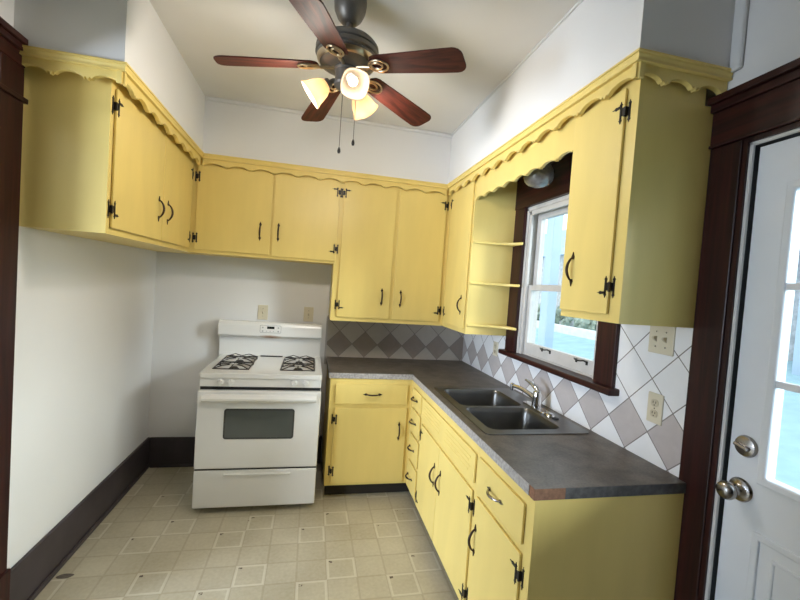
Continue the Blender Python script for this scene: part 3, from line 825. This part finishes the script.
# grates and burners
for gx in (X0+.165, X1-.165):
    for gy in (-.485, -.250):
        bm = B(); M0 = Matrix.Translation((gx, gy, .892)); hw, hd = .112, .112
        zt = .034
        for a, b in (((-hw, -hd), (hw, -hd)), ((hw, -hd), (hw, hd)), ((hw, hd), (-hw, hd)), ((-hw, hd), (-hw, -hd))):
            tube(bm, [(a[0], a[1], zt-.008), (b[0], b[1], zt-.008)], .0040, 6, mat=M0)
        for sx in (-1, 1):
            for sy in (-1, 1):
                tube(bm, [(sx*hw, sy*hd, 0), (sx*hw, sy*hd, zt-.004)], .0040, 6, mat=M0)
                tube(bm, [(sx*hw, sy*hd, zt-.008), (sx*.062, sy*.062, zt+.006), (sx*.024, sy*.024, zt+.004)], .0036, 6, mat=M0)
            tube(bm, [(sx*hw, 0, zt-.008), (sx*.07, 0, zt+.006), (sx*.028, 0, zt+.004)], .0036, 6, mat=M0)
            tube(bm, [(0, sx*hd, zt-.008), (0, sx*.07, zt+.006), (0, sx*.028, zt+.004)], .0036, 6, mat=M0)
        if gy > -.3:
            tube(bm, [(-hw, hd, zt-.008), (-.05, hd, zt+.012), (0, hd*.92, zt), (.05, hd, zt+.012), (hw, hd, zt-.008)], .0036, 6, mat=M0)
        obj('grate', bm, GRATE, st, smooth=50)
        bn = obj('burner', lathe(B(), [(0, 0), (.036, 0), (.033, .008), (.026, .011), (.026, .016), (.022, .018), (0, .018)], 24, M0), GRATE, st, smooth=40)
        obj('drip_pan', lathe(B(), [(.037, .0005), (.080, .002), (.088, .005), (.090, .003), (.037, 0)], 28, M0), ENAMEL2, bn, smooth=60)
obj('oven_vent', box(B(), .815, .985, -.112, -.080, .9155, .9215), BLACK, st, bev=.002)
# backguard
BX0, BX1 = .494, 1.280
bm = B(); box(bm, BX0, BX1, -.075, -.018, .70, 1.185)
bm.free()
bm = B()
prof = [(.018, .55), (.018, 1.186), (.095, 1.190), (.118, 1.180), (.126, 1.160), (.128, 1.085), (.120, 1.076), (.066, 1.070), (.060, .90), (.060, .55)]
prism(bm, [(n, z) for n, z in prof], BX0, BX1, frame_matrix((0, 0, 0), (0, -1, 0), Z, (-1, 0, 0)) if False else Matrix(((0, 0, 1, 0), (-1, 0, 0, 0), (0, 1, 0, 0), (0, 0, 0, 1))))
bg = obj('backguard', bm, BACKG, st, origin=(.882, -.09, 1.135), bev=.006, seg=3)
MP = frame_matrix((0, -.1285, 0), (1, 0, 0), Z, (0, -1, 0))
cp = obj('clock_panel', prism(B(), rrect(.802, .964, 1.108, 1.170, .008, 4), -.002, .002, MP), ENAMEL2, bg)
obj('panel_outline', plate(B(), rrect(.803, .963, 1.109, 1.169, .008, 4), [rrect(.8055, .9605, 1.1115, 1.1665, .007, 4)], .0018, .0026, MP), simple('grey_print', (.25, .25, .25, 1), .6), cp)
obj('clock_display', box(B(), .856, .912, 1.140, 1.160, .0018, .003, mat=MP), DISPLAY, cp)
for x, z in ((.824, 1.150), (.942, 1.150), (.824, 1.122), (.853, 1.122), (.880, 1.122), (.905, 1.122), (.942, 1.122)):
    r = .007 if z > 1.14 or x in (.824, .942) else .004
    obj('button', lathe(B(), [(0, .0018), (r, .0018), (r*.9, .0035), (0, .004)], 14, frame_matrix((x, -.1285, z), (1, 0, 0), Z, (0, -1, 0))), simple('button_grey', (.42, .42, .42, 1), .5), cp)

# ------------------------------------------------------------------ switch and outlet plates
def plate_thing(F, u0, u1, v0, v1, name, lab, cat, kind, n=1, mat=None, base=.008):
    p = F @ Vector(((u0+u1)/2, v0, base))
    t = thing(name, lab, cat, p)
    obj('wall_plate', prism(B(), rrect(u0, u1, v0, v1, .004, 3), base-.001, base+.006, F), mat or PLATE, t, bev=.003)
    uc, vc = (u0+u1)/2, (v0+v1)/2
    for k in range(n):
        u = uc+(k-(n-1)/2)*.046
        if kind == 'switch':
            bm = B(); prism(bm, [(vc-.011, base+.004), (vc-.009, base+.008), (vc+.002, base+.022), (vc+.010, base+.020), (vc+.011, base+.004)], u-.005, u+.005, F @ Matrix(((0, 0, 1, 0), (1, 0, 0, 0), (0, 1, 0, 0), (0, 0, 0, 1))))
            obj('toggle', bm, IVORY, t)
            for dz in (-.030, .030): obj('screw', lathe(B(), [(0, base+.005), (.0035, base+.005), (.003, base+.0072), (0, base+.0076)], 10, F @ Matrix.Translation((u, vc+dz, 0))), NICKEL, t)
        else:
            for dz in (-.021, .021):
                rc = obj('receptacle', prism(B(), rrect(u-.017, u+.017, vc+dz-.0145, vc+dz+.0145, .012, 5), base+.005, base+.008, F), IVORY, t)
                bm = B()
                for s in (-1, 1): box(bm, u+s*.0065-.0013, u+s*.0065+.0013, vc+dz-.001, vc+dz+.008, base+.0078, base+.0086, mat=F)
                lathe(bm, [(0, base+.0078), (.0025, base+.0078), (.0025, base+.0086), (0, base+.0086)], 10, F @ Matrix.Translation((u, vc+dz-.008, 0)))
                obj('slots', bm, BLACK, rc)
            obj('screw', lathe(B(), [(0, base+.005), (.003, base+.005), (.0028, base+.0072), (0, base+.0076)], 10, F @ Matrix.Translation((u, vc, 0))), NICKEL, t)
    return t
plate_thing(F_WR, 2.052, 2.170, 1.352, 1.468, 'light_switch', 'almond double toggle switch plate on the white tiles under the near cabinet', 'switch', 'switch', 2)
plate_thing(F_WR, 2.075, 2.147, 1.074, 1.194, 'wall_outlet', 'almond duplex outlet on the tiles above the near end of the counter', 'outlet', 'outlet')
plate_thing(F_WR, .632, .706, 1.080, 1.185, 'wall_outlet', 'pale outlet on the tiles just left of the window sill', 'outlet', 'outlet', 1)
plate_thing(F_WB, .765, .843, 1.198, 1.318, 'light_switch', 'almond plate above the clock panel of the stove, left of its twin', 'switch', 'switch', 1, base=.001)
plate_thing(F_WB, 1.128, 1.206, 1.200, 1.322, 'wall_outlet', 'almond plate above the right end of the stove', 'outlet', 'switch', 1, base=.001)

# ------------------------------------------------------------------ ceiling fan
CX, CY = 1.268, -1.655
fan = thing('ceiling_fan', 'five-blade reddish wood ceiling fan with three lit frosted shades', 'fan', (CX, CY, H))
TF = Matrix.Translation((CX, CY, 0))
obj('canopy', lathe(B(), [(0, H), (.068, H), (.070, H-.02), (.066, H-.055), (.052, H-.085), (.038, H-.100), (.030, H-.106), (0, H-.106)], 32, TF), PEWTER, fan, smooth=40)
obj('downrod', lathe(B(), [(0, H-.10), (.014, H-.10), (.014, H-.165), (0, H-.165)], 16, TF), PEWTER, fan, smooth=40)
ZM = H-.160
mh = obj('motor_housing', lathe(B(), [(0, ZM), (.03, ZM), (.045, ZM-.010), (.085, ZM-.016), (.118, ZM-.028), (.132, ZM-.045), (.134, ZM-.058), (.128, ZM-.062), (.134, ZM-.066), (.135, ZM-.082), (.128, ZM-.086), (.130, ZM-.092), (.122, ZM-.112), (.100, ZM-.130), (.066, ZM-.138), (0, ZM-.138)], 48, TF), PEWTER, fan, smooth=35)
obj('motor_band', lathe(B(), [(.118, ZM-.118), (.126, ZM-.108), (.128, ZM-.100), (.124, ZM-.108), (.114, ZM-.122), (.118, ZM-.118)], 48, TF, caps=False), BRASS, mh, smooth=60)
ZH = ZM-.138
obj('switch_housing', lathe(B(), [(0, ZH+.002), (.05, ZH+.002), (.052, ZH-.006), (.046, ZH-.012), (.046, ZH-.058), (.050, ZH-.064), (.048, ZH-.074), (.030, ZH-.086), (.012, ZH-.092), (0, ZH-.093)], 32, TF), PEWTER, fan, smooth=35)
ZB = 2.437
for k in range(5):
    ang = R(-37.6+72*k)
    Mb = TF @ Matrix.Rotation(ang, 4, 'Z')
    Mp = Mb @ Matrix.Translation((0, 0, ZB+.038)) @ Matrix.Rotation(R(7), 4, 'Y') @ Matrix.Rotation(R(-12), 4, 'X')
    # blade outline
    pts = []
    r0, r1 = .118, .532
    for i in range(7):
        a = R(90+180*i/6); pts.append((r0+.035+.035*math.cos(a), .050*math.sin(a)))
    for (rr, ww) in ((.30, -.056), (.42, -.061)): pts.append((rr, ww))
    for i in range(5):
        a = R(-90+90*i/4); pts.append((r1-.035+.035*math.cos(a), -.028+.035*math.sin(a)))
    for i in range(5):
        a = R(90*i/4); pts.append((r1-.040+.040*math.cos(a), .024+.038*math.sin(a)))
    for (rr, ww) in ((.42, .061), (.30, .056)): pts.append((rr, ww))
    bl = obj('blade', prism(B(), pts, -.003, .003, Mp), BLADE, fan, origin=Mb @ Vector((.35, 0, ZB)), bev=.0015)
    # object texture grain should follow the blade
    bl.data.transform(Matrix.Rotation(-ang, 4, 'Z')); bl.rotation_euler = (0, 0, ang)
    bm = B()
    tube(bm, [(.050, 0, ZH+.002), (.085, 0, ZH-.003), (.105, 0, ZB+.015), (.118, 0, ZB+.014)], [.008, .007, .007, .006], 8, mat=Mb)
    # open oval scroll of the blade iron
    for rx, ry, cx in ((.044, .031, .160), (.026, .017, .152)):
        ov = [(cx+rx*math.cos(2*PI*i/20), ry*math.sin(2*PI*i/20), -.0075) for i in range(21)]
        tube(bm, ov, .0042, 6, mat=Mp, caps=False)
    ir = obj('blade_iron', bm, BRASS, bl, smooth=50)
    # bl is rotated: put the iron into its frame
    ir.matrix_parent_inverse = Matrix.Rotation(-ang, 4, 'Z')
# light kit
SHADES = ((172, 0), (44, 1), (282, 2))
for az, q in SHADES:
    a = R(az)
    dirn = Vector((math.cos(a)*math.sin(R(52)), math.sin(a)*math.sin(R(52)), -math.cos(R(52))))
    root = Vector((CX, CY, ZH-.052)) + Vector((math.cos(a), math.sin(a), 0))*.044
    neck = root + Vector((math.cos(a), math.sin(a), 0))*.012 + dirn*.018
    rot = dirn.to_track_quat('Z', 'Y').to_matrix().to_4x4()
    Ms = Matrix.Translation(neck) @ rot @ Matrix.Scale(.88, 4)
    bm = B(); tube(bm, [root - Vector((math.cos(a), math.sin(a), 0))*.01, root+Vector((math.cos(a), math.sin(a), 0))*.008, neck], .010, 10)
    lathe(bm, [(0, -.006), (.020, -.006), (.026, .004), (.026, .016), (.023, .018), (0, .018)], 20, Ms)
    arm = obj('lamp_arm', bm, PEWTER, fan, smooth=40)
    # bell shade with a softly squared mouth, walls of real thickness
    def bell(th):
        rows = []
        for r, z in ((.024, .012), (.034, .022), (.046, .042), (.052, .066), (.057, .090), (.066, .112)):
            rows.append((r-th, z))
        return rows
    bm = B(); seg = 32; rings = []
    for th, seq in ((0, bell(0)), (.003, bell(.003)[::-1])):
        for r, z in seq:
            ring_ = []
            for i in range(seg):
                t = 2*PI*i/seg; sq = (abs(math.cos(t))**4+abs(math.sin(t))**4)**-.25
                w = max(0, (z-.03)/.082)
                rr = r*(1+(sq-1)*.55*w)
                ring_.append(bm.verts.new(Ms @ Vector((rr*math.cos(t), rr*math.sin(t), z))))
            rings.append(ring_)
    for p, q2 in zip(rings, rings[1:]+rings[:1]):
        for i in range(seg): bm.faces.new((p[i], p[(i+1) % seg], q2[(i+1) % seg], q2[i]))
    pl = bpy.data.lights.new('fan_bulb_light', 'POINT'); pl.energy = 12.8 if q != 2 else 3.0; pl.color = (1, .93, .84); pl.shadow_soft_size = .05
    plo = bpy.data.objects.new('fan_bulb_light', pl); COL.objects.link(plo); plo.location = Ms @ Vector((0, 0, .105))
    sh = obj('lamp_shade', bm, SHADE, fan, smooth=50)
    obj('bulb', lathe(B(), [(0, .018), (.012, .018), (.013, .034), (.022, .052), (.024, .064), (.018, .078), (0, .085)], 20, Ms), BULB if q != 2 else emit('lit_bulb_dim', (1, .78, .50, 1), 1.6), sh, smooth=180)
for px, py, z0, z1 in ((-.012, -.050, ZH-.08, 2.098), (.045, -.045, ZH-.08, 2.140)):
    bm = B(); tube(bm, [(CX+px*.8, CY+py*.8, z0), (CX+px, CY+py, z0-.03), (CX+px, CY+py, z1)], .0016, 6)
    pc = obj('pull_chain', bm, PEWTER, fan)
    obj('chain_fob', lathe(B(), [(0, .014), (.003, .014), (.006, .006), (.007, -.002), (.005, -.010), (0, -.012)], 12, Matrix.Translation((CX+px, CY+py, z1))), IRON, pc, smooth=60)

# dark oval floor stain / vent spot near the left baseboard
bm = B(); Ms = Matrix.Translation((.075, -1.216, .0005))
prism(bm, [(.036*math.cos(2*PI*i/20)+.004*math.sin(6*PI*i/20), .017*math.sin(2*PI*i/20)) for i in range(20)], 0, .0015, Ms)
sp0 = obj('floor_patch', bm, simple('worn_patch', (.14, .115, .095, 1), .7, noise=.3, nscale=50))
tag(sp0, 'small dark oval worn patch on the floor beside the left baseboard', 'patch')

for o in list(COL.objects):
    if o.type == 'EMPTY' and o.get('label'):
        k = o.name.split('.')[0]
        g_ = {'wall_cabinet': 'yellow wall cabinets', 'base_cabinet': 'yellow base cabinets', 'scalloped_trim': 'yellow scalloped trim under the soffits',
              'light_switch': 'almond switch plates', 'wall_outlet': 'almond outlet plates'}.get(k)
        if g_: o['group'] = g_

# ------------------------------------------------------------------ outdoors, seen through the window and the door panes
CONC = simple('driveway_concrete', (.34, .50, .54, 1), .9, noise=.1, nscale=4)
SIDING = simple('pale_siding', (.42, .52, .62, 1), .7, noise=.04, nscale=4)
BRICKM = simple('pale_brick', (.55, .54, .54, 1), .9, noise=.3, nscale=9)
LEAF = simple('foliage', (.34, .40, .33, 1), .8, noise=.4, nscale=9)
bm = B(); x0 = W+T+.001
prism(bm, [(x0, -.45), (22, -.45), (22, .62), (8.3, .52), (x0, -.32)], -16, 24, Matrix(((1, 0, 0, 0), (0, 0, 1, 0), (0, 1, 0, 0), (0, 0, 0, 1))))
tag(obj('ground_driveway', bm, CONC, origin=(0, 0, 0)), kind='structure')
cb = obj('garden_wall', box(B(), 8.3, 8.55, 2.2, 16, .40, .74), simple('pale_stone', (.75, .77, .74, 1), .8, noise=.1, nscale=6), bev=.02)
tag(cb, 'low pale garden wall at the far side of the driveway, seen through the lower sash', 'wall')
hs = thing('neighbour_house', 'pale house with windows seen across the driveway through the door panes', 'house', (11, -3.6, .5))
obj('wall', box(B(), 9.2, 14, -5, 1.8, .45, 3.6), SIDING, hs)
bm = B(); prism(bm, [(8.8, 3.6), (14.4, 3.6), (11.6, 5.4)], -5.3, 2.1, Matrix(((1, 0, 0, 0), (0, 0, 1, 0), (0, 1, 0, 0), (0, 0, 0, 1))))
obj('roof', bm, simple('shingles', (.20, .20, .22, 1), .9, noise=.2, nscale=10), hs)
for y in (-3.6, -.4):
    wn_ = obj('window', box(B(), 9.15, 9.2, y-.55, y+.55, 1.5, 2.9), WHITE, hs)
    obj('pane', box(B(), 9.14, 9.155, y-.46, y+.46, 1.58, 2.82), simple('dark_pane', (.20, .26, .32, 1), .1), wn_)
gr = thing('garage', 'pale brick garage behind the garden wall, seen through the window', 'garage', (12, 8, .5))
obj('wall', box(B(), 10.2, 14, 3.2, 16, .45, 3.1), BRICKM, gr)
bm = B(); prism(bm, [(9.9, 3.1), (14.3, 3.1), (12.1, 4.6)], 2.9, 16.3, Matrix(((1, 0, 0, 0), (0, 0, 1, 0), (0, 1, 0, 0), (0, 0, 0, 1))))
obj('roof', bm, simple('garage_shingles', (.40, .52, .64, 1), .9, noise=.2, nscale=10), gr)
pp = thing('porch_post', 'pale blue porch post standing just outside the sink window', 'post', (4.05, 1.06, -.20))
obj('shaft', box(B(), 3.99, 4.11, .98, 1.14, -.21, 2.9), SIDING, pp, bev=.01)
obj('post_cap', box(B(), 3.97, 4.13, .96, 1.16, 2.9, 2.98), SIDING, pp)
def bush(name, c, r, lab, cat, seed, n=70):
    t = thing(name, lab, cat, (c[0], c[1], .5))
    bm = B(); rnd = random.Random(seed)
    for i in range(n):
        d = Vector((rnd.gauss(0, 1), rnd.gauss(0, 1), rnd.gauss(0, 1))).normalized()*rnd.random()**.4
        p = Vector(c)+Vector((d.x*r[0], d.y*r[1], d.z*r[2]))
        bmesh.ops.create_icosphere(bm, subdivisions=2, radius=.13*(.7+.6*rnd.random()), matrix=Matrix.Translation(p))
    for v in bm.verts: v.co += Vector((rnd.uniform(-1, 1), rnd.uniform(-1, 1), rnd.uniform(-1, 1)))*.04
    t['group'] = 'bushes behind the garden wall'
    obj('foliage', bm, LEAF, t)
    obj('stem', tube(B(), [(c[0], c[1], .50), (c[0], c[1], c[2])], [.05, .03], 8), simple('stem_bark', (.12, .09, .07, 1), .9), t)
    return t
bush('hedge_bush', (9.2, 6.4, .88), (.35, 1.2, .30), 'grey-green bush above the garden wall, right one in the lower sash', 'bush', 3)
bush('hedge_bush', (9.2, 9.2, .88), (.35, 1.3, .30), 'grey-green bush above the garden wall, left one in the lower sash', 'bush', 4)

# ------------------------------------------------------------------ light
w = bpy.data.worlds.new('sky'); SC.world = w; w.use_nodes = True
nt = w.node_tree; bgn = nt.nodes['Background']
bgn.inputs['Color'].default_value = (.84, .92, 1.0, 1); bgn.inputs['Strength'].default_value = 1.8

def area(name, loc, direction, sx, sy, energy, col, spread=180):
    l = bpy.data.lights.new(name, 'AREA'); l.shape = 'RECTANGLE'; l.size = sx; l.size_y = sy; l.energy = energy; l.color = col; l.spread = R(spread)
    o = bpy.data.objects.new(name, l); COL.objects.link(o); o.location = loc
    o.rotation_euler = Vector(direction).to_track_quat('-Z', 'Z').to_euler()
    return o
def portal(name, loc, direction, sx, sy):
    o = area(name, loc, direction, sx, sy, 1, (1, 1, 1)); o.data.cycles.is_portal = True
    return o
portal('window_portal', (W+T+.02, (WY0+WY1)/2, (WZ0+WZ1)/2), (-1, 0, 0), WY1-WY0, WZ1-WZ0)
portal('door_portal', (W+T+.02, (LY0+LY1)/2, (LZ0+LZ1)/2), (-1, 0, 0), LY1-LY0, LZ1-LZ0)
# daylight entering the side room and the window behind the camera
area('side_room_daylight', (SX-.14, (SY0+SY1)/2, (SZ0+SZ1)/2), (1, 0, -.02), SY1-SY0, SZ1-SZ0, 225, (.80, .94, 1.14))
sun = bpy.data.lights.new('hazy_sun', 'SUN'); sun.energy = 5.2; sun.angle = R(26); sun.color = (.94, .98, 1)
so = bpy.data.objects.new('hazy_sun', sun); COL.objects.link(so); so.rotation_euler = Vector((-.84, .47, -.27)).to_track_quat('-Z', 'Z').to_euler()

# ------------------------------------------------------------------ camera
F_, CXP, CYP = 405.444, 399.596, 301.19
rx, ry, rz = R(-2.109), R(-4.024), R(-12.314)
rot = Matrix.Rotation(rz, 3, 'Z') @ Matrix.Rotation(rx, 3, 'X') @ Matrix.Rotation(ry, 3, 'Y')
cam = bpy.data.cameras.new('camera'); co = bpy.data.objects.new('camera', cam); COL.objects.link(co)
cam.sensor_width = 36; cam.sensor_fit = 'HORIZONTAL'; cam.lens = F_/800*36
cam.shift_x = (400-CXP)/800; cam.shift_y = (CYP-300)/800
cam.clip_start = .02
rt, fw, upv = rot.col[0], rot.col[1], rot.col[2]
co.matrix_world = Matrix(((rt[0], upv[0], -fw[0], 1.180), (rt[1], upv[1], -fw[1], -3.455), (rt[2], upv[2], -fw[2], 1.548), (0, 0, 0, 1)))
SC.camera = co
SC.view_settings.view_transform = 'Standard'; SC.view_settings.look = 'None'
SC.view_settings.exposure = .45; SC.view_settings.gamma = 1
SC.view_settings.use_curve_mapping = False
